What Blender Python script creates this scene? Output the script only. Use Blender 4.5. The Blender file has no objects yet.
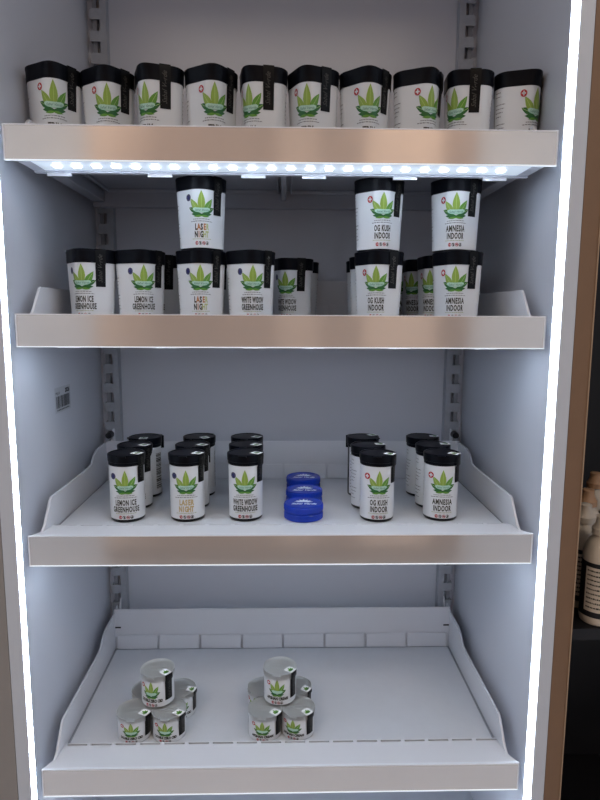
import bpy, bmesh, math, random
from mathutils import Vector, Matrix
random.seed(7)
S = bpy.context.scene
C = S.collection
PI = math.pi

# ------------------------------------------------------------------ camera
def make_camera():
    pi, ya, ro = 0.1386, 0.0262, 0.005
    F = Vector((math.sin(ya)*math.cos(pi), math.cos(ya)*math.cos(pi), -math.sin(pi)))
    R = Vector((math.cos(ya), -math.sin(ya), 0))
    U = R.cross(F)
    R2 = R*math.cos(ro) + U*math.sin(ro)
    U2 = -R*math.sin(ro) + U*math.cos(ro)
    cd = bpy.data.cameras.new('camera')
    cam = bpy.data.objects.new('camera', cd)
    C.objects.link(cam)
    m = Matrix((( R2.x, U2.x, -F.x, 0.001), (R2.y, U2.y, -F.y, -0.7214), (R2.z, U2.z, -F.z, 0.0009), (0, 0, 0, 1)))
    cam.matrix_world = m
    cd.sensor_fit = 'HORIZONTAL'
    cd.sensor_width = 36
    cd.lens = 36*1.0199
    cd.clip_start = 0.02
    S.camera = cam
make_camera()

# ------------------------------------------------------------------ world, exposure
S.view_settings.view_transform = 'Standard'
S.view_settings.look = 'None'
S.view_settings.gamma = 1
S.view_settings.use_curve_mapping = False
S.view_settings.exposure = 1.27
w = bpy.data.worlds.new('world')
S.world = w
w.use_nodes = True
w.node_tree.nodes['Background'].inputs[0].default_value = (0.60, 0.68, 0.84, 1)
w.node_tree.nodes['Background'].inputs[1].default_value = 0.32

STRIP_L = 12.0       # vertical lamps of the cabinet
DIODE_L = 14.0      # diodes under the top shelf
UNDER_L = 10.0       # strips under the other shelves
CEIL_L = 4.6        # shop ceiling lamps

# ------------------------------------------------------------------ materials
def mat(name, col, rough=0.5, metal=0.0, emit=None, trans=0.0, ior=1.45, spec=0.5, coat=0.0, noise=None, bump=None):
    m = bpy.data.materials.new(name)
    m.use_nodes = True
    nt = m.node_tree
    b = nt.nodes['Principled BSDF']
    b.inputs['Base Color'].default_value = (*col, 1)
    b.inputs['Roughness'].default_value = rough
    b.inputs['Metallic'].default_value = metal
    b.inputs['IOR'].default_value = ior
    b.inputs['Transmission Weight'].default_value = trans
    b.inputs['Specular IOR Level'].default_value = spec
    b.inputs['Coat Weight'].default_value = coat
    if emit:
        b.inputs['Emission Color'].default_value = (*emit[0], 1)
        b.inputs['Emission Strength'].default_value = emit[1]
    if noise:       # (scale, amount): wear in the surface itself
        tc = nt.nodes.new('ShaderNodeTexCoord')
        n = nt.nodes.new('ShaderNodeTexNoise')
        n.inputs['Scale'].default_value = noise[0]
        n.inputs['Detail'].default_value = 6
        r = nt.nodes.new('ShaderNodeMapRange')
        r.inputs['To Min'].default_value = 1-noise[1]
        r.inputs['To Max'].default_value = 1+noise[1]
        mx = nt.nodes.new('ShaderNodeMix')
        mx.data_type = 'RGBA'
        mx.blend_type = 'MULTIPLY'
        mx.inputs[0].default_value = 1
        mx.inputs[6].default_value = (*col, 1)
        nt.links.new(tc.outputs['Object'], n.inputs['Vector'])
        nt.links.new(n.outputs['Fac'], r.inputs['Value'])
        nt.links.new(r.outputs['Result'], mx.inputs[7])
        nt.links.new(mx.outputs[2], b.inputs['Base Color'])
        if bump:
            bp = nt.nodes.new('ShaderNodeBump')
            bp.inputs['Strength'].default_value = bump
            bp.inputs['Distance'].default_value = 0.001
            nt.links.new(n.outputs['Fac'], bp.inputs['Height'])
            nt.links.new(bp.outputs['Normal'], b.inputs['Normal'])
    return m

M = {}
M['wall'] = mat('enamel_wall', (0.60, 0.62, 0.68), 0.38, noise=(4, 0.03))
M['post'] = mat('enamel_post', (0.60, 0.63, 0.68), 0.35)
M['tan'] = mat('tan_frame', (0.22, 0.128, 0.072), 0.5, noise=(30, 0.08))
M['taupe'] = mat('taupe_frame', (0.30, 0.275, 0.255), 0.3, noise=(3, 0.1))
M['tan_edge'] = mat('tan_edge', (0.40, 0.27, 0.17), 0.4)
M['shelf'] = mat('shelf_plastic', (0.70, 0.71, 0.75), 0.4)
M['deck'] = mat('shelf_insert', (0.60, 0.62, 0.66), 0.35, noise=(60, 0.04), bump=0.1)
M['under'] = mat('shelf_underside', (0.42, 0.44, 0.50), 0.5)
M['lip'] = mat('price_rail_acrylic', (0.95, 0.94, 0.94), 0.10, metal=0.72)
M['rim'] = mat('acrylic_edge', (0.85, 0.88, 0.93), 0.2, spec=0.8)
M['housing'] = mat('lamp_housing', (0.75, 0.80, 0.90), 0.25)
M['strip'] = mat('lamp_strip', (1, 1, 1), 0.5, emit=((0.74, 0.87, 1.0), STRIP_L))
M['lens'] = mat('housing_glow', (0.7, 0.75, 0.85), 0.3, emit=((0.70, 0.84, 1.0), 0.22))  # added glow sheet standing in for diode light on the housing
M['edgeglow'] = mat('acrylic_edge_painted_glow', (0.8, 0.85, 0.9), 0.3, emit=((0.80, 0.90, 1.0), 0.22))  # glow put into the edge in place of leaking lamp light
M['diode'] = mat('diode', (1, 1, 1), 0.5, emit=((0.76, 0.87, 1.0), DIODE_L))
M['ustrip'] = mat('under_shelf_lamp', (1, 1, 1), 0.5, emit=((0.76, 0.87, 1.0), UNDER_L))
M['steel'] = mat('galvanised_steel', (0.40, 0.42, 0.46), 0.5, metal=0.15, noise=(150, 0.12))
M['slot'] = mat('slot_floor_shade', (0.05, 0.048, 0.05), 0.7)  # near black colour stands in for shade down in the slots
M['gap'] = mat('gap_shade', (0.28, 0.29, 0.32), 0.7)  # darker grey painted as shade inside rail slots and tray gutters
M['knob'] = mat('black_knob', (0.008, 0.008, 0.01), 0.4)
M['black'] = mat('black_lid', (0.003, 0.0035, 0.006), 0.36, spec=0.13)
M['blackbody'] = mat('black_body', (0.004, 0.0045, 0.006), 0.3, spec=0.3)
M['seal'] = mat('seal_film', (0.006, 0.006, 0.0065), 0.35, spec=0.2)
M['sealtext'] = mat('seal_print', (0.06, 0.057, 0.05), 0.4)
M['white'] = mat('label_white', (0.68, 0.70, 0.725), 0.28, spec=0.5)
M['paper'] = mat('bright_paper', (0.92, 0.93, 0.94), 0.5)
M['ink'] = mat('label_ink', (0.030, 0.026, 0.015), 0.4)
M['inkgrey'] = mat('label_fine_print', (0.22, 0.22, 0.23), 0.4)
M['inkolive'] = mat('label_olive_line', (0.34, 0.38, 0.18), 0.4)
M['foil1'] = mat('foil_orange', (0.42, 0.17, 0.06), 0.35)
M['foil2'] = mat('foil_lime', (0.42, 0.46, 0.22), 0.35)
M['gold'] = mat('foil_gold', (0.50, 0.38, 0.18), 0.35)
M['g1'] = mat('leaf_light_green', (0.25, 0.37, 0.06), 0.35)
M['g2'] = mat('leaf_mid_green', (0.11, 0.28, 0.035), 0.35)
M['g3'] = mat('leaf_dark_green', (0.02, 0.12, 0.025), 0.35)
M['vein'] = mat('leaf_vein', (0.45, 0.60, 0.20), 0.35)
M['banner'] = mat('banner_mint', (0.42, 0.62, 0.52), 0.35)
M['bannerink'] = mat('banner_script', (0.05, 0.16, 0.09), 0.4)
M['bannerdark'] = mat('banner_edge', (0.06, 0.30, 0.14), 0.35)
M['red'] = mat('label_red', (0.42, 0.012, 0.016), 0.35)
M['navy'] = mat('label_navy', (0.012, 0.014, 0.11), 0.35)
M['star'] = mat('label_star', (0.5, 0.42, 0.08), 0.35)
M['frost'] = mat('frosted_lid', (0.60, 0.62, 0.62), 0.35, trans=0.55, ior=1.3)
M['frostbody'] = mat('frosted_body', (0.85, 0.86, 0.86), 0.4, trans=0.35, ior=1.3)
M['hash'] = mat('brown_contents', (0.22, 0.17, 0.11), 0.8)
M['blue'] = mat('blue_acrylic', (0.008, 0.060, 0.68), 0.12, trans=0.35, ior=1.45)
M['blueprint'] = mat('grinder_print', (0.60, 0.74, 0.95), 0.4)
M['stickerwhite'] = mat('sticker_paper', (0.52, 0.54, 0.58), 0.5)
M['barink'] = mat('barcode_ink', (0.015, 0.015, 0.02), 0.6)
M['cream'] = mat('cream_bottle', (0.66, 0.58, 0.48), 0.4)
M['peach'] = mat('peach_cap', (0.52, 0.31, 0.18), 0.4)
M['darkshelf'] = mat('dark_cabinet', (0.010, 0.010, 0.013), 0.5)
M['wood'] = None
M['floor'] = mat('shop_floor', (0.66, 0.67, 0.70), 0.5, noise=(2, 0.1))
M['ceiling'] = mat('shop_ceiling', (0.6, 0.56, 0.5), 0.8)
M['plaster'] = mat('shop_plaster', (0.84, 0.83, 0.82), 0.7)
M['lamp'] = mat('ceiling_lamp', (1, 1, 1), 0.5, emit=((1.0, 0.84, 0.68), CEIL_L))
M['greyglass'] = mat('door_glass', (0.9, 0.95, 1.0), 0.02, trans=1.0, ior=1.1)
M['neigh'] = mat('neighbour_panel', (0.26, 0.23, 0.21), 0.5)
M['neighlip'] = mat('neighbour_rail', (0.40, 0.39, 0.38), 0.4)

# ------------------------------------------------------------------ helpers
def link(name, bm, mats, parent=None, smooth=False, bevel=0):
    me = bpy.data.meshes.new(name)
    bm.normal_update()
    bm.to_mesh(me); bm.free()
    if not isinstance(mats, (list, tuple)): mats = [mats]
    for m in mats: me.materials.append(m)
    if smooth:
        for p in me.polygons: p.use_smooth = True
        me.set_sharp_from_angle(angle=math.radians(38))
    o = bpy.data.objects.new(name, me)
    C.objects.link(o)
    if parent: o.parent = parent
    if bevel:
        b = o.modifiers.new('bevel', 'BEVEL'); b.width = bevel; b.segments = 2; b.limit_method = 'ANGLE'
    return o

def thing(name, loc=(0, 0, 0), rz=0):
    o = bpy.data.objects.new(name, None)
    o.empty_display_size = 0.02
    C.objects.link(o); o.location = loc; o.rotation_euler = (0, 0, rz)
    return o

def tag(o, label=None, cat=None, group=None, kind=None):
    if label: o['label'] = label
    if cat: o['category'] = cat
    if group: o['group'] = group
    if kind: o['kind'] = kind
    return o

def copy_tree(o, parent=None):
    c = o.copy(); C.objects.link(c)
    if parent: c.parent = parent
    for ch in [k for k in o.children]: copy_tree(ch, c)
    return c

def box(bm, x0, x1, y0, y1, z0, z1, mi=0):
    v = [bm.verts.new(p) for p in ((x0,y0,z0),(x1,y0,z0),(x1,y1,z0),(x0,y1,z0),(x0,y0,z1),(x1,y0,z1),(x1,y1,z1),(x0,y1,z1))]
    for f in ((3,2,1,0),(4,5,6,7),(0,1,5,4),(1,2,6,5),(2,3,7,6),(3,0,4,7)):
        bm.faces.new([v[i] for i in f]).material_index = mi

def prism(bm, pts, axis, a0, a1, mi=0):
    """closed outline pts (2D) swept along an axis"""
    def P(p, a):
        if axis == 'x': return (a, p[0], p[1])
        if axis == 'y': return (p[0], a, p[1])
        return (p[0], p[1], a)
    A = [bm.verts.new(P(p, a0)) for p in pts]; B = [bm.verts.new(P(p, a1)) for p in pts]
    n = len(pts)
    fs = [bm.faces.new(A[::-1]), bm.faces.new(B)]
    for i in range(n): fs.append(bm.faces.new((A[i], A[(i+1) % n], B[(i+1) % n], B[i])))
    for f in fs: f.material_index = mi
    bmesh.ops.recalc_face_normals(bm, faces=fs)

# cross sections: u measured along the perimeter, u = 0 faces -y, u grows towards +x
def sq_point(u, a, r):
    s = a-r
    seg = 2*s; arc = PI*r/2; side = seg+arc
    per = 4*side
    t = (u + arc/2) % per          # u = 0 at the middle of the front corner arc
    k = int(t // side); t -= k*side
    if t < arc:
        th = -PI*0.75 + (t/arc)*(PI/2) + 0      # corner arc of an unrotated square at (-,-)
        p = Vector((-s + r*math.cos(th-PI/4+PI/4), -s + r*math.sin(th)))
        th2 = PI + (t/arc)*(PI/2)
        p = Vector((-s + r*math.cos(th2), -s + r*math.sin(th2)))
        n = Vector((math.cos(th2), math.sin(th2)))
    else:
        p = Vector((-s + (t-arc), -a)); n = Vector((0, -1))
    ang = k*PI/2 + PI/4            # the square stands on its corner
    c, q = math.cos(ang), math.sin(ang)
    return Vector((p.x*c-p.y*q, p.x*q+p.y*c)), Vector((n.x*c-n.y*q, n.x*q+n.y*c))

class Square:
    a, r, H = 0.0272, 0.0168, 0.088
    per = 4*(2*(a-r)+PI*r/2)
    def k(self, z): return 0.895 + 0.105*max(0, min(1, z/0.072))
    def at(self, u, z, off):
        p, n = sq_point(u, self.a, self.r)
        p = p*self.k(z) + n*off
        return Vector((p.x, p.y, z))
class Round:
    def __init__(s, R): s.R = R; s.per = 2*PI*R
    def k(self, z): return 1
    def at(self, u, z, off):
        th = -PI/2 + u/self.R
        return Vector(((self.R+off)*math.cos(th), (self.R+off)*math.sin(th), z))

def loft(bm, sec, rings, n=72, cap0=True, cap1=True, mi=0):
    """rings: (z, off) on a section"""
    prev = None; first = None
    for z, off in rings:
        L = [bm.verts.new(sec.at(sec.per*i/n, z, off)) for i in range(n)]
        if prev:
            for i in range(n):
                bm.faces.new((prev[i], prev[(i+1) % n], L[(i+1) % n], L[i])).material_index = mi
        else: first = L
        prev = L
    if cap0: bm.faces.new(first[::-1]).material_index = mi
    if cap1: bm.faces.new(prev).material_index = mi
    return prev

def lathe(bm, prof, n=40, cx=0, cy=0, cz=0, mi=0, cap=True):
    prev = None
    for r, z in prof:
        L = [bm.verts.new((cx+r*math.cos(2*PI*i/n), cy+r*math.sin(2*PI*i/n), cz+z)) for i in range(n)]
        if prev:
            for i in range(n): bm.faces.new((prev[i], prev[(i+1) % n], L[(i+1) % n], L[i])).material_index = mi
        elif cap: bm.faces.new(L[::-1]).material_index = mi
        prev = L
    if cap: bm.faces.new(prev).material_index = mi

# ------------------------------------------------------------------ printed artwork, drawn flat in (u, v) and laid on the surface
_tc = {}
def text_tris(s, size, sx=1.0, shear=0.0, bold=0.0, spacing=1.0):
    key = (s, size, sx, shear, bold, spacing)
    if key in _tc: return _tc[key]
    cu = bpy.data.curves.new('t', 'FONT')
    cu.body = s; cu.size = size; cu.resolution_u = 2; cu.shear = shear; cu.offset = bold
    cu.space_character = spacing
    cu.align_x = 'CENTER'
    o = bpy.data.objects.new('t', cu)
    C.objects.link(o)
    bpy.context.view_layer.update()
    me = bpy.data.meshes.new_from_object(o.evaluated_get(bpy.context.evaluated_depsgraph_get()))
    V = [(v.co.x*sx, v.co.y) for v in me.vertices]
    F = [list(p.vertices) for p in me.polygons]
    C.objects.unlink(o); bpy.data.objects.remove(o); bpy.data.curves.remove(cu); bpy.data.meshes.remove(me)
    _tc[key] = (V, F)
    return V, F

class Art:
    def __init__(s): s.items = []; s.mats = []
    def mi(s, m):
        if m not in s.mats: s.mats.append(m)
        return s.mats.index(m)
    def poly(s, pts, m, layer=1): s.items.append((list(pts), [list(range(len(pts)))], s.mi(m), layer))
    def rect(s, u0, u1, v0, v1, m, layer=1): s.poly(((u0, v0), (u1, v0), (u1, v1), (u0, v1)), m, layer)
    def text(s, txt, u, v, size, m, layer=2, sx=1.0, shear=0, bold=0, rot=0, width=None, spacing=1.0):
        V, F = text_tris(txt, size, sx, shear, bold, spacing)
        if width:
            w = max(p[0] for p in V)-min(p[0] for p in V)
            V = [(p[0]*width/w, p[1]) for p in V]
        c, q = math.cos(rot), math.sin(rot)
        s.items.append(([(u+a*c-b*q, v+a*q+b*c) for a, b in V], F, s.mi(m), layer))
    def disc(s, u, v, r, m, layer=1, n=18): s.poly([(u+r*math.cos(2*PI*i/n), v+r*math.sin(2*PI*i/n)) for i in range(n)], m, layer)
    def ring(s, u, v, r, t, m, layer=1, n=16):
        pts = [(u+q*math.cos(2*PI*i/n), v+q*math.sin(2*PI*i/n)) for q in (r, r-t) for i in range(n)]
        s.items.append((pts, [[i, (i+1) % n, n+(i+1) % n, n+i] for i in range(n)], s.mi(m), layer))
    def line(s, u0, v0, u1, v1, t, m, layer=1):
        d = Vector((u1-u0, v1-v0)).normalized(); nx, ny = -d.y*t/2, d.x*t/2
        s.poly(((u0-nx, v0-ny), (u1-nx, v1-ny), (u1+nx, v1+ny), (u0+nx, v0+ny)), m, layer)
    def emit(s, bm, f, base_mi=0, step=0.00010, o0=0.00015, maxe=0.004):
        """f(u, v, offset) -> Vector"""
        for pts, faces, mi, layer in s.items:
            tb = bmesh.new()
            vs = [tb.verts.new((a, b, 0)) for a, b in pts]
            for fc in faces:
                try: tb.faces.new([vs[i] for i in fc])
                except ValueError: pass
            bmesh.ops.triangulate(tb, faces=tb.faces[:])
            for _ in range(4):
                es = [e for e in tb.edges if e.calc_length() > maxe]
                if not es: break
                bmesh.ops.subdivide_edges(tb, edges=es, cuts=1)
                bmesh.ops.triangulate(tb, faces=[q for q in tb.faces if len(q.verts) > 3])
            tb.verts.index_update()
            nv = [bm.verts.new(f(v.co.x, v.co.y, o0+layer*step)) for v in tb.verts]
            for q in tb.faces:
                if q.normal.z < 0: idx = [v.index for v in q.verts][::-1]
                else: idx = [v.index for v in q.verts]
                try: bm.faces.new([nv[i] for i in idx]).material_index = base_mi+mi
                except ValueError: pass
            tb.free()

def leaflet(cx, cy, ang, L, w, n=7):
    """pointed leaf outline growing from (cx, cy) at ang degrees from upright"""
    a = math.radians(ang); d = (math.sin(a), math.cos(a)); q = (d[1], -d[0])
    pts = []
    prof = [(0, 0.0), (0.12, 0.45), (0.28, 0.85), (0.45, 1.0), (0.62, 0.86), (0.8, 0.52), (0.93, 0.18), (1, 0)]
    for t, k in prof: pts.append((cx+d[0]*L*t+q[0]*w/2*k, cy+d[1]*L*t+q[1]*w/2*k))
    for t, k in prof[-2:0:-1]: pts.append((cx+d[0]*L*t-q[0]*w/2*k, cy+d[1]*L*t-q[1]*w/2*k))
    return pts

def emblem(A, u, v, s, script=True, sy=None):
    """u centre, v bottom, s scale (1 = 32 mm wide, 30 mm high), sy the same upwards"""
    mm = 0.001*s; my = 0.001*(sy or s)
    def put_leaf(dx, dy, ang, L, w, m, layer, vein=True):
        A.poly([(u+p*mm, v+q*my) for p, q in leaflet(dx, dy, ang, L, w)], m, layer)
        if vein:
            a = math.radians(ang)
            A.line(u+(dx+math.sin(a)*L*.2)*mm, v+(dy+math.cos(a)*L*.2)*my, u+(dx+math.sin(a)*L*.9)*mm, v+(dy+math.cos(a)*L*.9)*my, 0.0004, M['vein'], layer+.5)
    for sg in (-1, 1):
        put_leaf(sg*4, 5.2, sg*65, 14.0, 6.0, M['g3'], 1)
        put_leaf(sg*3, 5, sg*33, 19.5, 7.6, M['g2'] if sg > 0 else M['g1'], 2)
        put_leaf(sg*-1.5, 2.6, sg*86, 14.5, 4.8, M['g3'], 2, False)
        put_leaf(sg*-1, 1.4, sg*94, 10.5, 2.6, M['g2'], 3, False)
    put_leaf(0, 5, 0, 25, 8.4, M['g1'], 4)
    n = 12
    def arc(w, y0, sag, m, layer, h):
        top = [(-w+2*w*i/n, y0+sag*((2*i/n-1)**2)+h/2*(1-abs(2*i/n-1)**6*.7)) for i in range(n+1)]
        bot = [(w-2*w*i/n, y0+sag*((1-2*i/n)**2)-h/2*(1-abs(2*i/n-1)**6*.7)) for i in range(n+1)]
        A.poly([(u+a*mm, v+b*my) for a, b in top+bot], m, layer)
    arc(10.2, 7.6, 1.4, M['bannerdark'], 5.5, 5.3)
    arc(10.0, 7.7, 1.4, M['banner'], 6.3, 4.9)
    if script:
        A.text('Sabal Verde', u, v+6.7*my, 3.6*my, M['bannerink'], 7.2, shear=0.45, width=16.5*mm)

def fine_print(A, u, v, w, h, m, seed, arch=0.0, layer=1):
    """a row of print too small to read: word-long dashes"""
    r = random.Random(seed); x = -w/2
    while x < w/2:
        l = r.uniform(.0012, .0035)
        y = arch*(1-(2*x/w)**2)
        A.rect(u+x, u+min(x+l, w/2), v+y, v+y+h*r.uniform(.75, 1), m, layer)
        x += l+.0006

STRAINS = {
 'lemon': dict(l=('LEMON ICE', 'GREENHOUSE'), w=(.028, .036), flag='eu'),
 'laser': dict(l=('LASER', 'NIGHT'), w=(.018, .018), flag='eu'),
 'widow': dict(l=('WHITE WIDOW', 'GREENHOUSE'), w=(.035, .035), flag='eu'),
 'kush': dict(l=('OG KUSH', 'INDOOR'), w=(.024, .024), flag='ch'),
 'amnesia': dict(l=('AMNESIA', 'INDOOR'), w=(.027, .024), flag='ch'),
 'trim': dict(l=('TRIM', ''), w=(.020, 0), flag='ch'),
}
def flag(A, u, v, r, kind):
    A.disc(u, v, r*1.12, M['white'], 4)
    if kind == 'ch':
        A.disc(u, v, r, M['red'], 5)
        A.rect(u-r*.62, u+r*.62, v-r*.2, v+r*.2, M['white'], 6)
        A.rect(u-r*.2, u+r*.2, v-r*.62, v+r*.62, M['white'], 6)
    else:
        A.disc(u, v, r, M['navy'], 5)
        for i in range(12):
            A.disc(u+r*.7*math.cos(i*PI/6), v+r*.7*math.sin(i*PI/6), r*.07, M['star'], 6, n=5)
def icons(A, u, v, s):
    A.disc(u-7.6*s, v, 2.4*s, M['red'], 1)
    A.text('18', u-7.6*s, v-1.1*s, 3.4*s, M['white'], 2, width=3.2*s)
    A.ring(u-2.5*s, v, 2.35*s, .6*s, M['inkgrey'], 1)
    A.poly([(u-2.9*s, v-2*s), (u-1.9*s, v-2*s), (u-1.5*s, v-.2*s), (u-2.0*s, v+2*s), (u-2.9*s, v+2*s), (u-3.1*s, v+.2*s)], M['ink'], 1)
    A.line(u-4.2*s, v+1.8*s, u-.8*s, v-1.8*s, .5*s, M['ink'], 2)
    A.ring(u+2.7*s, v, 2.35*s, .6*s, M['red'], 1)
    A.poly([(u+1.2*s, v-.9*s), (u+4.2*s, v-.9*s), (u+4.2*s, v+.3*s), (u+3.5*s, v+1.2*s), (u+1.9*s, v+1.2*s), (u+1.2*s, v+.3*s)], M['inkgrey'], 2)
    A.line(u+1.0*s, v+1.8*s, u+4.4*s, v-1.8*s, .6*s, M['red'], 3)
    A.ring(u+7.8*s, v, 2.35*s, .6*s, M['ink'], 1)
    A.poly([(u+6.6*s, v-1.6*s), (u+9.0*s, v-1.2*s), (u+8.4*s, v+1.9*s), (u+7.2*s, v+.6*s)], M['ink'], 2)

def front_art(strain, foil=False):
    A = Art(); d = STRAINS[strain]; u = 0.003 if foil else 0.0012
    if strain == 'trim':
        emblem(A, u, .0345, 1.16, sy=1.18)
        flag(A, u-.0175, .0630, .0040, 'ch')
        fine_print(A, u, .0315, .026, .0011, M['inkgrey'], 3, .0004)
        fine_print(A, u, .0287, .034, .0011, M['inkgrey'], 5, .0006)
        A.text('TRIM', u, .0185, .0092, M['ink'], 1, bold=.0005, width=.017, spacing=1.1)
        fine_print(A, u, .0140, .028, .0008, M['inkolive'], 9)
        icons(A, u, .0082, .00115)
        return A
    k = 1.0 if foil else 1.13
    emblem(A, u, .0385, k, sy=1.05)
    flag(A, u-.0165*k, .0618, .0042, d['flag'])
    fine_print(A, u, .0355, .024, .0011, M['inkgrey'], 3, .0004)
    fine_print(A, u, .0327, .031, .0011, M['inkgrey'], 5, .0006)
    t1, t2 = d['l']
    sz = .0100
    if strain == 'laser':
        for txt, v in ((t1, .0236), (t2, .0147)):
            cols = ('gold',)*5 if foil else ('ink', 'foil1', 'ink', 'foil1', 'foil2')
            if txt == t2 and not foil: cols = ('ink', 'foil1', 'ink', 'foil2', 'foil2')
            for i, ch in enumerate(txt):
                A.text(ch, u+(i-2)*.0039, v, sz, M[cols[i]], 1, sx=.62, bold=.0005)
    else:
        A.text(t1, u, .0236, sz, M['ink'], 1, bold=.0004, width=d['w'][0], spacing=1.14)
        if t2: A.text(t2, u, .0147, sz, M['ink'], 1, bold=.0004, width=d['w'][1], spacing=1.14)
    fine_print(A, u, .0122, .028, .0008, M['inkolive'], 9)
    icons(A, u, .0076, .00095)
    return A

def wrap_label(sec, A, z0, z1, u0, u1, n=60, off=0.00025, extra=None):
    """a printed paper label: white sheet with thickness plus its print"""
    bm = bmesh.new()
    cols = []
    for i in range(n+1):
        u = u0+(u1-u0)*i/n
        cols.append([bm.verts.new(sec.at(u, z, off)) for z in (z0, (z0+z1)/2, z1)])
    for a, b in zip(cols, cols[1:]):
        for j in range(2): bm.faces.new((a[j], b[j], b[j+1], a[j+1]))
    A.emit(bm, lambda u, v, o: sec.at(u, v, off+o), base_mi=1)
    return bm, [M['white']]+A.mats

def side_print(A, u, z0, z1, w, seed, rows=12):
    r = random.Random(seed)
    for i in range(rows):
        v = z1-(z1-z0)*i/rows
        if r.random() < .2: continue
        ww = w*r.uniform(.5, 1)
        fine_print(A, u-(w-ww)/2, v, ww, .0011, M['inkgrey'], seed*31+i)

def barcode(A, u, z0, z1, w, seed, vertical=True, m=None):
    r = random.Random(seed); m = m or M['ink']
    v = z0
    while v < z1:
        t = r.choice((.0005, .0009, .0014, .002))
        A.rect(u-w/2, u+w/2, v, min(z1, v+t), m)
        v += t+r.choice((.0005, .0008, .0012))

# ---- square jar -------------------------------------------------------------
SQ = Square()
LIDZ = 0.0715
def seal_strip(sec, uc, w, ztop, zbot, offtop, offlow, zstep, toplen, topz, lidR):
    """glossy film from the lid top down over the lid side onto the body"""
    bm = bmesh.new()
    n = 6
    def col(u):
        p = []
        if toplen:
            q = sec.at(u, topz, offtop)
            ctr = Vector((q.x, q.y, 0)).normalized()*toplen
            p.append(Vector((q.x-ctr.x, q.y-ctr.y, topz+.0004)))
            p.append(Vector((q.x, q.y, topz+.0004)))
        p.append(sec.at(u, ztop, offtop)); p.append(sec.at(u, zstep, offtop))
        p.append(sec.at(u, zstep-.003, offlow+.0007)); p.append(sec.at(u, zbot, offlow+.0004))
        return [bm.verts.new(k) for k in p]
    cs = [col(uc-w/2+w*i/n) for i in range(n+1)]
    for a, b in zip(cs, cs[1:]):
        for j in range(len(a)-1): bm.faces.new((a[j+1], b[j+1], b[j], a[j]))
    return bm

def make_jar(strain):
    t = thing('storage_jar')
    bm = bmesh.new()
    loft(bm, SQ, [(0, -.0035), (.0004, -.0015), (.0016, -.0002), (.03, 0), (.074, 0), (.078, -.001)])
    link('body', bm, M['blackbody'], t, True)
    A = front_art(strain)
    side_print(A, -.0445, .006, .066, .014, 4, 14)
    side_print(A, .062, .010, .062, .020, 8, 12)
    bm, ms = wrap_label(SQ, A, .0022, .0712, -.056, .110, 96)
    link('label', bm, ms, t, True)
    # lid: flared rim with a thumb tab at the front corner
    bm = bmesh.new()
    n = 96
    rings = [(LIDZ, .0002), (LIDZ, .0011), (LIDZ+.004, .0012), (.0835, .0013), (.0852, .0017), (.0872, .0017), (.088, .0008), (.088, -.0008), (.0874, -.0014), (.0874, -.009)]
    prev = None; first = None
    for z, off in rings:
        L = []
        for i in range(n):
            u = SQ.per*i/n
            du = min(u, SQ.per-u)
            tab = .0022*math.exp(-(du/.007)**2)*max(0, min(1, (z-.079)/.005)) if off > .0005 else 0
            L.append(bm.verts.new(SQ.at(u, z, off+tab)))
        if prev:
            for i in range(n): bm.faces.new((prev[i], prev[(i+1) % n], L[(i+1) % n], L[i]))
        else: first = L
        prev = L
    bm.faces.new(prev); bm.faces.new(first[::-1])
    link('lid', bm, M['black'], t, True)
    side = SQ.per/4
    uc = side*.55
    bm = seal_strip(SQ, uc, .0135, .0875, .042, .0026, .0004, LIDZ, .010, .088, 0)
    A = Art()
    A.text('Sabal Verde', 0, 0, .0085, M['sealtext'], 1, shear=.4, width=.034, rot=PI/2)
    def f(a, b, o):
        z = .064+b
        off = .0026 if z > LIDZ else (.0026 if z > LIDZ-.0005 else .0011)
        return SQ.at(uc+a+.002, z, off+o+.0001)
    A.emit(bm, f, base_mi=1, maxe=.003)
    A2 = Art()
    link('seal', bm, [M['seal'], M['sealtext']], t, True)
    return t

# ---- round pop-top vial ------------------------------------------------------
VR = Round(.0228)
def make_vial(strain):
    t = thing('storage_vial')
    bm = bmesh.new()
    loft(bm, VR, [(0, -.003), (.0005, -.0015), (.0018, -.0003), (.004, 0), (.078, 0), (.079, -.002)], 64)
    link('body', bm, M['blackbody'], t, True)
    A = front_art(strain, foil=True)
    side_print(A, -.037, .010, .068, .015, 4, 12)
    barcode(A, .052, .012, .066, .013, 6)
    bm, ms = wrap_label(VR, A, .0045, .0745, -.048, .066, 72)
    link('label', bm, ms, t, True)
    bm = bmesh.new()
    loft(bm, VR, [(.0752, .0002), (.0752, .0010), (.0790, .0011), (.0794, .0017), (.0868, .0021), (.0885, .0019), (.089, .0010), (.089, -.001), (.0884, -.0016)], 64)
    # hinge block and thumb tab
    box(bm, -.006, .006, VR.R-.001, VR.R+.0042, .070, .0885)
    box(bm, -.0055, .0055, -VR.R-.0038, -VR.R+.001, .0868, .0887)
    link('lid', bm, M['black'], t, True)
    uc = .0262
    bm = seal_strip(VR, uc, .0125, .0888, .0520, .0026, .0004, .0752, 0, .089, 0)
    A = Art()
    A.text('Sabal Verde', 0, 0, .0075, M['sealtext'], 1, shear=.4, width=.028, rot=PI/2)
    A.emit(bm, lambda a, b, o: VR.at(uc+a+.002, .0712+b, .0027+o if .0712+b > .0745 else .0015+o), base_mi=1, maxe=.003)
    s = link('seal', bm, [M['seal'], M['sealtext']], t, True)
    top_square(s, VR.R, uc, .0890, .0125, .014)
    return t

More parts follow.
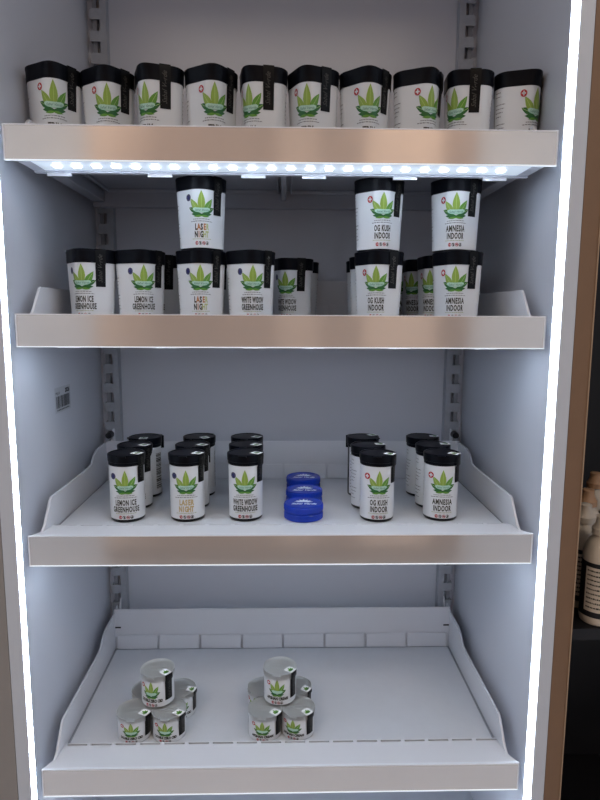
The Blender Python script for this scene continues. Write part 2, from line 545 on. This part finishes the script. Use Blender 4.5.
def top_square(parent, R, uc, z, w, l):
    """white paper end of the seal lying on the lid, with a small printed leaf"""
    bm = bmesh.new()
    th = -PI/2+uc/R
    e = Vector((math.cos(th), math.sin(th), 0)); q = Vector((-e.y, e.x, 0))
    c = e*(R+.0018-l/2)
    def f(a, b, o): return c+q*a+e*b*(-1)+Vector((0, 0, z+.0005+o))
    vs = [bm.verts.new(f(a, b, 0)) for a, b in ((-w/2, -l/2), (w/2, -l/2), (w/2, l/2), (-w/2, l/2))]
    bm.faces.new(vs)
    A = Art()
    for ang, L in ((0, .0075), (-38, .006), (38, .006), (-75, .005), (75, .005)):
        A.poly(leaflet(0, -.0028, ang, L, .0028), M['g2'], 1)
    A.disc(0, -.0026, .0018, M['g3'], 2, 10)
    A.emit(bm, f, base_mi=1)
    bmesh.ops.recalc_face_normals(bm, faces=bm.faces[:])
    for fc in bm.faces:
        if fc.normal.z < 0: fc.normal_flip()
    o = link('paper_tab', bm, [M['paper']]+A.mats, parent)
    o['label'] = 'white paper end of the seal with a small green leaf'
    return o

# ---- short frosted tub -------------------------------------------------------
TR = Round(.0222)
def make_tub(name1):
    t = thing('small_tub')
    bm = bmesh.new()
    loft(bm, TR, [(0, -.004), (.0006, -.002), (.002, -.0005), (.036, .0003), (.036, -.0012), (.004, -.002)], 64, cap1=True)
    link('body', bm, M['frostbody'], t, True)
    A = Art(); u = 0
    emblem(A, u, .0125, .74, script=False)
    flag(A, u-.0125, .0285, .0028, 'ch')
    A.text(name1, u, .0080, .0050, M['ink'], 1, bold=.00035, width=.031)
    icons(A, u, .0045, .00080)
    bm, ms = wrap_label(TR, A, .0018, .0335, -.050, .062, 72, off=.0008)
    link('label', bm, ms, t, True)
    bm = bmesh.new()
    loft(bm, TR, [(.0338, .0004), (.0338, .0016), (.0375, .0018), (.0392, .0022), (.0405, .0022), (.0408, .0014), (.0400, .0006), (.0392, -.0006), (.0392, -.006)], 64)
    box(bm, -.006, .006, -TR.R-.0050, -TR.R, .0392, .0404)
    for i in range(-3, 4):      # moulded lettering ridges on the lid
        hw = math.sqrt(max(0, .015**2-(i*.0042)**2))
        if i in (-1, 1): box(bm, -hw, hw, i*.0042-.0005, i*.0042+.0005, .0392, .0395)
    link('lid', bm, M['frost'], t, True)
    bm = bmesh.new()
    lathe(bm, [(.0165, .0375), (.0165, .0385)], 40)
    link('lid_disc', bm, M['hash'], t)
    uc = .0245
    bm = seal_strip(TR, uc, .0115, .0408, .0085, .0034, .0012, .0345, 0, .0408, 0)
    A = Art()
    A.text('Sabal Verde', 0, 0, .006, M['sealtext'], 1, shear=.4, width=.022, rot=PI/2)
    A.emit(bm, lambda a, b, o: TR.at(uc+a+.002, .0205+b, .0023+o), base_mi=1, maxe=.003)
    s = link('seal', bm, [M['seal'], M['sealtext']], t, True)
    top_square(s, TR.R+.001, uc, .0408, .0125, .0130)
    return t

# ---- blue grinder --------------------------------------------------------------
def make_grinder():
    t = thing('herb_grinder')
    R = .0272
    def toothed(bm, r, z0, z1, n=60):
        prof = [(r-.0014, z0), (r, z0+.0008), (r, z1-.0012), (r-.0012, z1)]
        prev = None
        for rr, z in prof:
            L = []
            for i in range(n*2):
                q = rr - (.0005 if i % 2 else 0)
                L.append(bm.verts.new((q*math.cos(PI*i/n), q*math.sin(PI*i/n), z)))
            if prev:
                for i in range(2*n): bm.faces.new((prev[i], prev[(i+1) % (2*n)], L[(i+1) % (2*n)], L[i]))
            else: bm.faces.new(L[::-1])
            prev = L
        bm.faces.new(prev)
    bm = bmesh.new(); toothed(bm, R-.0003, 0, .0098)
    link('base', bm, M['blue'], t, True)
    bm = bmesh.new(); lathe(bm, [(R-.0022, .0098), (R-.0022, .0112)], 48)
    link('inner_ring', bm, M['blue'], t)
    bm = bmesh.new(); toothed(bm, R, .0112, .0200)
    lathe(bm, [(R-.0012, .0200), (R-.0008, .0206), (R-.0022, .0210), (R-.0028, .0206), (R-.0030, .0198)], 64, cap=False)
    lid = link('lid', bm, M['blue'], t, True)
    A = Art()
    for ang, L in ((0, .0125), (-32, .0115), (32, .0115), (-62, .0125), (62, .0125), (-84, .0135), (84, .0135)):
        A.poly(leaflet(0, .0035, ang, L, .0042), M['blueprint'], 1)
    A.text('Sabal Verde', 0, -.0075, .0085, M['blueprint'], 1, shear=.45, bold=.0003, width=.036)
    bm = bmesh.new()
    A.emit(bm, lambda a, b, o: Vector((a*.97, b*1.0-.001, .0202+o)), base_mi=0)
    o = link('printed_leaf', bm, A.mats, lid)
    return t

# ------------------------------------------------------------------ the shop round the cabinet
def plank_wall():
    m = bpy.data.materials.new('wood_boards'); m.use_nodes = True
    nt = m.node_tree; b = nt.nodes['Principled BSDF']
    tc = nt.nodes.new('ShaderNodeTexCoord')
    mp = nt.nodes.new('ShaderNodeMapping'); mp.inputs['Scale'].default_value = (1, 1, .15)
    vx = nt.nodes.new('ShaderNodeTexVoronoi'); vx.inputs['Scale'].default_value = 5.2; vx.voronoi_dimensions = '1D'
    sx = nt.nodes.new('ShaderNodeSeparateXYZ')
    n = nt.nodes.new('ShaderNodeTexNoise'); n.inputs['Scale'].default_value = 14; n.inputs['Detail'].default_value = 8
    cr = nt.nodes.new('ShaderNodeValToRGB')
    cr.color_ramp.elements[0].color = (.24, .12, .06, 1); cr.color_ramp.elements[1].color = (.86, .60, .42, 1)
    ad = nt.nodes.new('ShaderNodeMath'); ad.operation = 'MULTIPLY_ADD'; ad.inputs[1].default_value = .3
    se = nt.nodes.new('ShaderNodeSeparateColor')
    nt.links.new(tc.outputs['Object'], mp.inputs[0]); nt.links.new(mp.outputs[0], n.inputs['Vector'])
    nt.links.new(tc.outputs['Object'], sx.inputs[0]); nt.links.new(sx.outputs[0], vx.inputs['W'])
    nt.links.new(vx.outputs['Color'], se.inputs[0])
    nt.links.new(n.outputs['Fac'], ad.inputs[0]); nt.links.new(se.outputs[0], ad.inputs[2])
    nt.links.new(ad.outputs[0], cr.inputs[0]); nt.links.new(cr.outputs[0], b.inputs['Base Color'])
    b.inputs['Roughness'].default_value = .5
    return m
M['wood'] = plank_wall()

def struct(name, b, m):
    bm = bmesh.new(); box(bm, *b)
    return tag(link(name, bm, m), kind='structure')
struct('floor', (-2.2, 2.2, -2.6, .9, -1.32, -1.30), M['floor'])
struct('ceiling', (-2.2, 2.2, -2.6, .9, 1.40, 1.42), M['ceiling'])
struct('wall_front', (-2.2, 2.2, -2.64, -2.6, -1.30, 1.40), M['plaster'])
cup = tag(thing('wooden_wall_unit', (0, -2.36, -1.30)), 'wide wooden board unit standing against the shop wall opposite the cabinet', 'wall unit')
bm = bmesh.new(); box(bm, -.92, .92, 0, .06, .12, 2.68); link('board_front', bm, M['wood'], cup)
bm = bmesh.new(); box(bm, -.92, .92, 0, .05, 0, .12); link('plinth', bm, M['tan'], cup)
struct('wall_back', (-2.2, 2.2, .9, .94, -1.30, 1.40), M['neigh'])
for i, (x, y) in enumerate(((-.9, -1.5), (.9, -1.5))):
    t = thing('ceiling_lamp', (x, y, 1.40))
    tag(t, ('warm square shop ceiling lamp towards the left side', 'warm square shop ceiling lamp towards the right side')[i], 'lamp', 'shop ceiling lamps')
    bm = bmesh.new(); box(bm, -.3, .3, -.3, .3, -.03, 0); link('frame', bm, M['steel'], t)
    bm = bmesh.new(); box(bm, -.28, .28, -.28, .28, -.034, -.03); link('diffuser', bm, M['lamp'], t)

# ------------------------------------------------------------------ the cabinet
Z0, Z1 = -.80, .66
cab = tag(thing('display_cabinet', (0, 0, -1.30)), 'tall pale grey refrigerated display cabinet with white light strips up both sides', 'cabinet')
def cpart(name, bm, m, label=None, **k):
    o = link(name, bm, m, cab, **k); o.location = (0, 0, 1.30)
    if label: o['label'] = label
    return o
bm = bmesh.new(); box(bm, -.318, .318, .352, .37, Z0, Z1); cpart('back_panel', bm, M['wall'])
for sg in (-1, 1):
    bm = bmesh.new(); a, b = sorted((sg*.318, sg*.335)); box(bm, a, b, .0006, .37, Z0, Z1); cpart('side_panel', bm, M['wall'])
    bm = bmesh.new(); a, b = sorted((sg*.3264, sg*.3435) if sg > 0 else (sg*.3228, sg*.3400)); box(bm, a, b, -.004, .006, Z0, Z1); cpart('front_post', bm, M['post'], bevel=.001)
    bm = bmesh.new()
    a, b = sorted((sg*.3186, sg*.3262) if sg > 0 else (sg*.3182, sg*.3226)); box(bm, a, b, -.0006, .0004, Z0, Z1)
    cpart('light_strip', bm, M['strip'], 'glowing white vertical light strip')
    bm = bmesh.new(); a, b = sorted((sg*.3437, sg*.3650) if sg > 0 else (sg*.3402, sg*.3650)); box(bm, a, b, -.004, .37, -1.295, .80)
    box(bm, *sorted((sg*.3640, sg*.3653)), -.0052, -.0038, -1.295, .80, 1)
    cpart('outer_frame', bm, [M['tan'] if sg > 0 else M['taupe'], M['tan_edge']], 'brown outer frame' if sg > 0 else 'grey brown outer frame')
    # slotted rail: full-height inner web, bridges between the slots, channel behind coloured darker as slot shade
    x0, x1 = .2835, .3090
    bm = bmesh.new()
    box(bm, *sorted((sg*x0, sg*(x0+.010))), .335, .3375, Z0, Z1)
    box(bm, *sorted((sg*x0, sg*(x0+.002))), .3375, .352, Z0, Z1)
    z = Z0
    while z < Z1:
        box(bm, *sorted((sg*(x0+.010), sg*x1)), .335, .3375, z, z+.016)
        box(bm, *sorted((sg*(x1-.002), sg*x1)), .3375, .352, z, z+.016)
        z += .0333
    box(bm, *sorted((sg*(x0+.0165), sg*(x1-.002))), .3415, .3450, Z0, Z1, 1)
    cpart('slotted_rail', bm, [M['steel'], M['gap']], 'grey steel shelf rail with a row of slots')
bm = bmesh.new(); box(bm, -.345, .345, .006, .37, Z1, Z1+.02); cpart('top_panel', bm, M['wall'])
bm = bmesh.new(); box(bm, -.3435, .3435, -.010, -.0045, Z1-.02, .80); cpart('header_panel', bm, M['tan'])
bm = bmesh.new(); box(bm, -.345, .345, .006, .37, Z0-.02, Z0); cpart('bottom_panel', bm, M['wall'])
bm = bmesh.new(); box(bm, -.3435, .3435, -.004, .006, -1.295, Z0); cpart('plinth', bm, M['post'])
# barcode sticker on the left inner wall
bm = bmesh.new()
A = Art()
r = random.Random(2); y = -.027
while y < .027:
    t_ = r.choice((.001, .0016, .0026)); A.rect(y, min(.027, y+t_), -.0085, .0085, M['barink']); y += t_+r.choice((.0008, .0012, .002))
for i in range(9): A.rect(-.024+i*.0055, -.0206+i*.0055, -.0125, -.0105, M['barink'])
A.text('2026', .018, .0115, .0085, M['barink'], 1, bold=.0004, width=.018)
A.text('MAJ 24', -.020, .0110, .0055, M['barink'], 1, width=.016)
bc = lambda a, b, o: Vector((-.318+.0003+o, .161+a, -.1235+b))
bm.faces.new([bm.verts.new(bc(a, b, 0)) for a, b in ((-.031, -.015), (.031, -.015), (.031, .021), (-.031, .021))])
A.emit(bm, bc, base_mi=1)
cpart('barcode_sticker', bm, [M['stickerwhite']]+A.mats, 'small white sticker with a black barcode')

# ------------------------------------------------------------------ shelves
SHELF_Z = (.208, .0006, -.267, -.5800)
SHELF_Y = (-.004, 0, 0, 0)
LAB = ('top shelf of the cabinet, with a row of glowing diodes under its front rail',
       'second shelf from the top, at eye level, carrying big square jars in two tiers',
       'third shelf from the top, carrying round black vials and blue grinders',
       'lowest shelf, nearly empty, carrying two piles of small tubs')
DZ = -.0088
def make_shelf(i):
    z, y0 = SHELF_Z[i], SHELF_Y[i]
    t = tag(thing('cabinet_shelf', (0, y0, z)), LAB[i], 'shelf', 'adjustable shelves of the cabinet')
    hL = .0388
    # price rail
    bm = bmesh.new()
    box(bm, -.3085, .3085, 0, .0025, -hL+.0012, -.0012)
    rail = link('price_rail', bm, M['lip'], t)
    bm = bmesh.new()
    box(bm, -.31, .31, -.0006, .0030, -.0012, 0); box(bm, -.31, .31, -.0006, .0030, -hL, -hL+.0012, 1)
    box(bm, -.31, -.3085, -.0006, .0030, -hL+.0012, -.0012); box(bm, .3085, .31, -.0006, .0030, -hL+.0012, -.0012)
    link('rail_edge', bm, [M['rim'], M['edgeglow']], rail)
    # ledge between the rail and the slots, tapering to the side walls of the tray
    bm = bmesh.new()
    pts = [(-.309, .0031), (.309, .0031), (.3015, .020), (.3015, .0476), (-.3015, .0476), (-.3015, .020)]
    top = [bm.verts.new((a, b, -.0004-.0036*min(1, b/.05))) for a, b in pts]; bot = [bm.verts.new((a, b, -.012)) for a, b in pts]
    bm.faces.new(top); bm.faces.new(bot[::-1])
    for k in range(6): bm.faces.new((bot[k], bot[(k+1) % 6], top[(k+1) % 6], top[k]))
    x = -.2985
    while x < .297:         # bridges between the slots
        box(bm, x-.0025, x+.0025, .0476, .0524, -.012, -.0040); x += .0332
    box(bm, -.2985, .2985, .0524, .0540, -.012, -.0050)
    box(bm, -.3015, .3015, .0480, .0540, -.0125, -.0118, 1)
    bmesh.ops.recalc_face_normals(bm, faces=bm.faces[:])
    link('front_ledge', bm, [M['shelf'], M['slot']], t)
    bm = bmesh.new(); box(bm, -.2945, .2945, .0541, .292, DZ-.003, DZ)
    link('deck', bm, M['deck'], t)
    bm = bmesh.new(); box(bm, -.3000, .3000, .0600, .2990, DZ-.0045, DZ-.0031); box(bm, -.2985, .2985, .064, .298, DZ-.0065, DZ-.0045)
    link('tray_bottom', bm, M['under'], t)
    # side walls
    prof = [(.0185, -.002), (.028, .003), (.050, .030), (.054, .0325), (.205, .0325), (.222, .034), (.238, .047), (.254, .052), (.318, .0525), (.330, .058), (.330, -.010), (.318, -.030), (.060, -.030), (.0185, -.012)]
    for sg in (-1, 1):
        bm = bmesh.new(); a, b = sorted((sg*.2990, sg*.3025)); prism(bm, [(p, q*.62 if (i == 0 and q > 0 and p < .23) else q) for p, q in prof], 'x', a, b)
        link('side_wall', bm, M['shelf'], t, bevel=.0008)
        bm = bmesh.new(); a, b = sorted((sg*.2945, sg*.2990)); box(bm, a, b, .0541, .298, -.012, -.0112)
        link('side_gutter', bm, M['gap'], t)
        bm = bmesh.new()
        prism(bm, [(.302, .020), (.336, .030), (.336, .070), (.326, .070), (.316, .050), (.302, .044)], 'x', *sorted((sg*.2935, sg*.2955)))
        link('hook_bracket', bm, M['shelf'], t)
        bm = bmesh.new(); bmesh.ops.create_cone(bm, cap_ends=True, segments=20, radius1=.0062, radius2=.0052, depth=.014, matrix=Matrix.Translation((sg*.2975, .3150, .0625))@Matrix.Rotation(PI/2, 4, 'X'))
        if i in (1, 2): link('locking_knob', bm, M['knob'], t, True)
        else: bm.free()
    if i == 3: t.scale = (1, 1.025, 1)
    # back wall, with the clip row in front
    bm = bmesh.new(); box(bm, -.2990, .2990, .299, .3015, -.012, .063 if i == 3 else .055)
    back = link('back_wall', bm, M['shelf'], t, bevel=.0006)
    for sg in (-1, 1):
        bm = bmesh.new(); box(bm, *sorted((sg*.288, sg*.298)), .2984, .299, .028, .0305); link('slot', bm, M['knob'], back)
    for k in range(8):
        x = -.2935+.0738*k
        bm = bmesh.new()
        prism(bm, [(.2935, DZ), (.2950, DZ), (.2978, .0155), (.2963, .0155)], 'x', x, x+.0700)
        link('back_clip', bm, M['shelf'], t, bevel=.0004)
    # underside: frame beams, ribs
    bm = bmesh.new()
    box(bm, -.299, .299, .282, .298, -.041, -.014)
    box(bm, -.2985, -.280, .080, .282, -.034, -.0155); box(bm, .280, .2985, .080, .282, -.034, -.0155)
    box(bm, -.004, .004, .076, .282, -.030, -.0155)
    for x in (-.272, -.010, .010, .264): box(bm, x, x+.003, .08, .276, -.021, -.0155)
    box(bm, -.272, -.010, .270, .274, -.021, -.0155); box(bm, .010, .266, .270, .274, -.021, -.0155)
    link('underframe', bm, M['under'], t, bevel=.0015)
    # lamp housing behind the rail
    bm = bmesh.new()
    box(bm, -.3, .3, .0035, .066, -.0372, -.0130)
    box(bm, -.3, .3, .058, .066, -.0390, -.0372); box(bm, -.3, .3, .0040, .0075, -.0380, -.0372)
    hs = link('lamp_housing', bm, M['housing'], t, bevel=.0006)
    bm = bmesh.new(); box(bm, -.285, .285, .010, .054, -.0375, -.0370); link('housing_glow', bm, M['lens'], hs)
    for x in (-.2710, -.1500, -.0367, .0373, .1490, .2600):
        bm = bmesh.new(); box(bm, x-.0145, x+.0145, .060, .0635, -.0425, -.0390); link('clip_tab', bm, M['rim'], hs)
    if i == 0:
        for k in range(24):
            x = -.2625+k*.02257
            bm = bmesh.new(); box(bm, x-.0040, x+.0040, .026, .034, -.0388, -.0374); link('diode', bm, M['diode'], hs)
    else:
        bm = bmesh.new(); box(bm, -.285, .285, .026, .034, -.0388, -.0374); link('diode_strip', bm, M['ustrip'], hs)
    return t
for i in range(4): make_shelf(i)

# ------------------------------------------------------------------ placing the goods
def face(x, y): return -math.atan2(x, y+.7214)
D = [z+dz+y*0 for z, dz, y in zip(SHELF_Z, (DZ,)*4, SHELF_Y)]
protos = {}
def put(builder, key, loc, phi, label, cat, group):
    k = (builder.__name__, key)
    if k not in protos:
        protos[k] = builder(key) if key else builder(); o = protos[k]
    else: o = copy_tree(protos[k])
    o.location = loc
    o.rotation_euler = (0, 0, face(loc[0], loc[1]) - math.radians(phi))
    return tag(o, label, cat, group)

# top shelf: ten square jars in a row; (x, phi, label)
row1 = [(-.2795, 5, 'leftmost of the square trim jars on the top shelf, leaf facing front'),
        (-.2160, 6, 'second square trim jar from the left on the top shelf'),
        (-.1535, 36, 'third jar from the left on the top shelf, black seal strip facing front'),
        (-.0915, -5, 'fourth trim jar from the left on the top shelf, leaf and red cross facing front'),
        (-.0310, 37, 'fifth top-shelf jar from the left, black seal strip facing front'),
        (.0262, 16, 'sixth jar from the left on the top shelf, red cross half round the left corner'),
        (.0880, -9, 'seventh jar from the left on the top shelf, leaf at its right half'),
        (.1490, -30, 'eighth jar from the left on the top shelf, leaf wrapping its right corner'),
        (.2085, 33, 'ninth top-shelf jar from the left, wide black seal strip over its right half'),
        (.2690, -47, 'rightmost jar on the top shelf, fine print on its left and red cross at right')]
for (x, phi, lab), xx in zip(row1, (-.2800, -.2168, -.1520, -.0885, -.0245, .0368, .1015, .1672, .2300, .2915)):
    o = put(make_jar, 'trim', (xx-.0005, .090 if lab.startswith('second') else .081, D[0]), phi, lab, 'jar', 'square jars on the top shelf')
    o.scale = (.985, .985, 1.07)

# second shelf
G = 'square jars on the second shelf'
j = [('lemon', -.2500, .098, 0, 26, 'lemon ice jar at the left end of the second shelf'),
     ('lemon', -.1880, .105, 0, -5, 'lemon ice jar second from the left on the second shelf'),
     ('lemon', -.1760, .172, 0, 24, 'jar half hidden behind the second lemon ice jar'),
     ('laser', -.1080, .099, 0, 4, 'lower laser night jar of the left two-high pile'),
     ('laser', -.1060, .098, 1, 2, 'laser night jar standing on top of the lower laser night jar'),
     ('laser', -.1010, .162, 0, 20, 'jar hidden behind the lower laser night jar'),
     ('widow', -.0430, .099, 0, -3, 'bigger looking white widow jar in the front row of the second shelf'),
     ('widow', .0130, .206, 0, 22, 'smaller looking white widow jar set back in the middle of the second shelf'),
     ('widow', .0260, .264, 0, 38, 'jar behind the set back white widow jar'),
     ('kush', .1250, .096, 0, 8, 'lower og kush jar in front on the second shelf'),
     ('kush', .1235, .096, 1, -9, 'og kush jar standing on top of the lower og kush jar'),
     ('kush', .1250, .162, 0, 10, 'og kush jar directly behind the lower front og kush jar'),
     ('kush', .1270, .226, 0, 10, 'rearmost og kush jar at the back of its row'),
     ('amnesia', .2270, .090, 0, 5, 'lower amnesia jar in front at the right end of the second shelf'),
     ('amnesia', .2225, .093, 1, 0, 'amnesia jar standing on top of the lower amnesia jar'),
     ('amnesia', .2190, .153, 0, 25, 'amnesia jar directly behind the lower front amnesia jar'),
     ('amnesia', .2080, .211, 0, 32, 'third amnesia jar from the front on the second shelf'),
     ('amnesia', .1950, .2675, 0, 38, 'rearmost amnesia jar of the second shelf, smallest in view')]
for s, x, y, up, phi, lab in j:
    put(make_jar, s, (x, y, D[1]+up*.0899), phi, lab, 'jar', G).scale = (.975, .975, 1.02)

# third shelf: round vials in files of three
files = [('lemon', 'lemon ice', ((-.2120, .093, 15), (-.2135, .147, 20), (-.2110, .203, 75))),
         ('laser', 'laser night', ((-.1310, .094, 12), (-.1310, .148, 15), (-.1290, .206, 40))),
         ('widow', 'white widow', ((-.0515, .095, 10), (-.0540, .149, 10), (-.0560, .205, 10))),
         ('kush', 'og kush', ((.1285, .090, 0), (.1220, .143, -35), (.1225, .202, -60))),
         ('amnesia', 'amnesia', ((.2170, .093, 0), (.2172, .146, -35), (.2150, .204, -30)))]
W = ('front {} vial in its file on the third shelf', 'middle {} vial, standing right behind the front one', 'rearmost {} vial, last in its file of three')
for s, nm, pl in files:
    for k, (x, y, phi) in enumerate(pl):
        o = put(make_vial, s, (x, y, D[2]), phi, W[k].format(nm), 'vial', 'round black vials on the third shelf'); o.scale = (1, 1, 1.03)
for k, (x, y) in enumerate(((.0280, .094), (.0310, .160), (.0320, .232))):
    o = put(make_grinder, None, (x, y, D[2]), 0, ('front blue plastic grinder, nearest the price rail', 'middle blue plastic grinder of the three', 'rearmost blue plastic grinder, nearest the back wall')[k], 'grinder', 'blue grinders on the third shelf')

# lowest shelf: two piles of tubs
tubs = [('DOUBLE ZERO CBD', ((-.2095, .0785, 0, 14), (-.1610, .0790, 0, 16), (-.2010, .1265, 0, 10), (-.1540, .1280, 0, -2), (-.1800, .100, 1, 25)), 'left'),
        ('AFGHAN CREAM', ((-.0255, .0785, 0, 10), (.0215, .0810, 0, 18), (-.0290, .1290, 0, 35), (.0190, .1310, 0, 5), (-.0045, .102, 1, 10)), 'right')]
P5 = ('front left tub of the {} pile', 'front right tub of the {} pile', 'back left tub of the {} pile, mostly hidden', 'back right tub of the {} pile', 'tub standing on top of the {} pile')
for nm, pl, side in tubs:
    for k, (x, y, up, phi) in enumerate(pl):
        o = put(make_tub, nm, (x, y, D[3]+up*.0389), phi, P5[k].format(side)+', small and frosted', 'tub', 'small frosted tubs on the lowest shelf'); o.scale = (1, 1, 1.19 if up else .94)

# ------------------------------------------------------------------ the dark unit on the right, with bottles
t = tag(thing('dark_shelf_unit', (.62, .30, -1.30)), 'black shelf unit to the right of the cabinet holding dropper bottles', 'shelf unit')
bm = bmesh.new(); box(bm, -.245, .30, .10, .12, 0, 2.1); link('back_board', bm, M['darkshelf'], t)
bm = bmesh.new(); box(bm, -.241, .28, -.26, .10, .869, .885); link('shelf_board', bm, M['darkshelf'], t)
bm = bmesh.new(); box(bm, -.241, .28, -.26, .10, .40, .416); link('shelf_board', bm, M['darkshelf'], t)
bm = bmesh.new(); box(bm, .28, .30, -.26, .10, 0, 2.1); link('end_board', bm, M['darkshelf'], t)
bm = bmesh.new(); box(bm, -.245, -.241, -.26, .10, 0, 2.1); link('end_board', bm, M['darkshelf'], t)
def make_bottle(key):
    h = thing('dropper_bottle')
    bm = bmesh.new(); lathe(bm, [(.0200, 0), (.0225, .002), (.0232, .006), (.0232, .092), (.0225, .100), (.0200, .109), (.0160, .116), (.0120, .121), (.0112, .126)], 40); link('bottle_body', bm, M['cream'], h, True)
    bm = bmesh.new(); lathe(bm, [(.0140, .124), (.0142, .132), (.0120, .1345), (.0098, .139), (.0088, .146), (.0092, .1485), (.0070, .150)], 32); link('cap', bm, M['peach'] if key != 'cream' else M['cream'], h, True)
    sec = Round(.0232); A = Art()
    A.rect(-.018, .008, .020, .082, M['cream'], 1)
    for q in range(9): fine_print(A, -.005, .076-q*.0064, .021, .0024, M['ink'], q+40, layer=2)
    A.rect(.010, .024, .020, .082, M['white'], 1)
    for q in range(9): A.rect(.0125, .0215, .024+q*.006, .027+q*.006, M['red'], 2)
    bm, ms = wrap_label(sec, A, .012, .088, -.060, .060, 48, off=.0002)
    ms = list(ms); ms[0] = M['darkshelf']
    link('label', bm, ms, h, True)
    return h

spots = [(.4330, .064, 0, 'cream dropper bottle in front beside the brown frame, print lines on its label'),
         (.4330, .116, 0, 'cream capped dropper bottle second from the front, beside the brown frame'),
         (.4740, .190, 1, 'dropper bottle farther back with a peach coloured cap, nearest the frame'),
         (.5370, .290, 1, 'rearmost dropper bottle, its peach cap highest in view'),
         (.5220, .200, 1, 'peach capped dropper bottle cut by the right picture edge'),
         (.4810, .045, 0, 'dropper bottle at the right picture edge, red print on its label')]
for k, (x, y, wh, lab) in enumerate(spots):
    h = put(make_bottle, 'peach' if wh else 'cream', (x, y, -.415), 50 if k == 5 else 0, lab, 'bottle', 'dropper bottles on the dark unit')

# ------------------------------------------------------------------ the unit on the left
t = tag(thing('wall_shelving', (-.68, .2, -1.30)), 'grey brown shelving seen in a sliver left of the cabinet', 'shelving')
bm = bmesh.new(); box(bm, -.30, .30, -.04, .0, 0, 2.1); link('back_board', bm, M['neigh'], t)
for z in (.55, .78, 1.02, 1.25):
    bm = bmesh.new(); box(bm, -.30, .30, -.20, -.04, z-.02, z); sb = link('shelf_board', bm, M['neigh'], t)
    bm = bmesh.new(); box(bm, -.30, .30, -.203, -.20, z-.035, z+.005); link('front_edge', bm, M['neighlip'], sb)
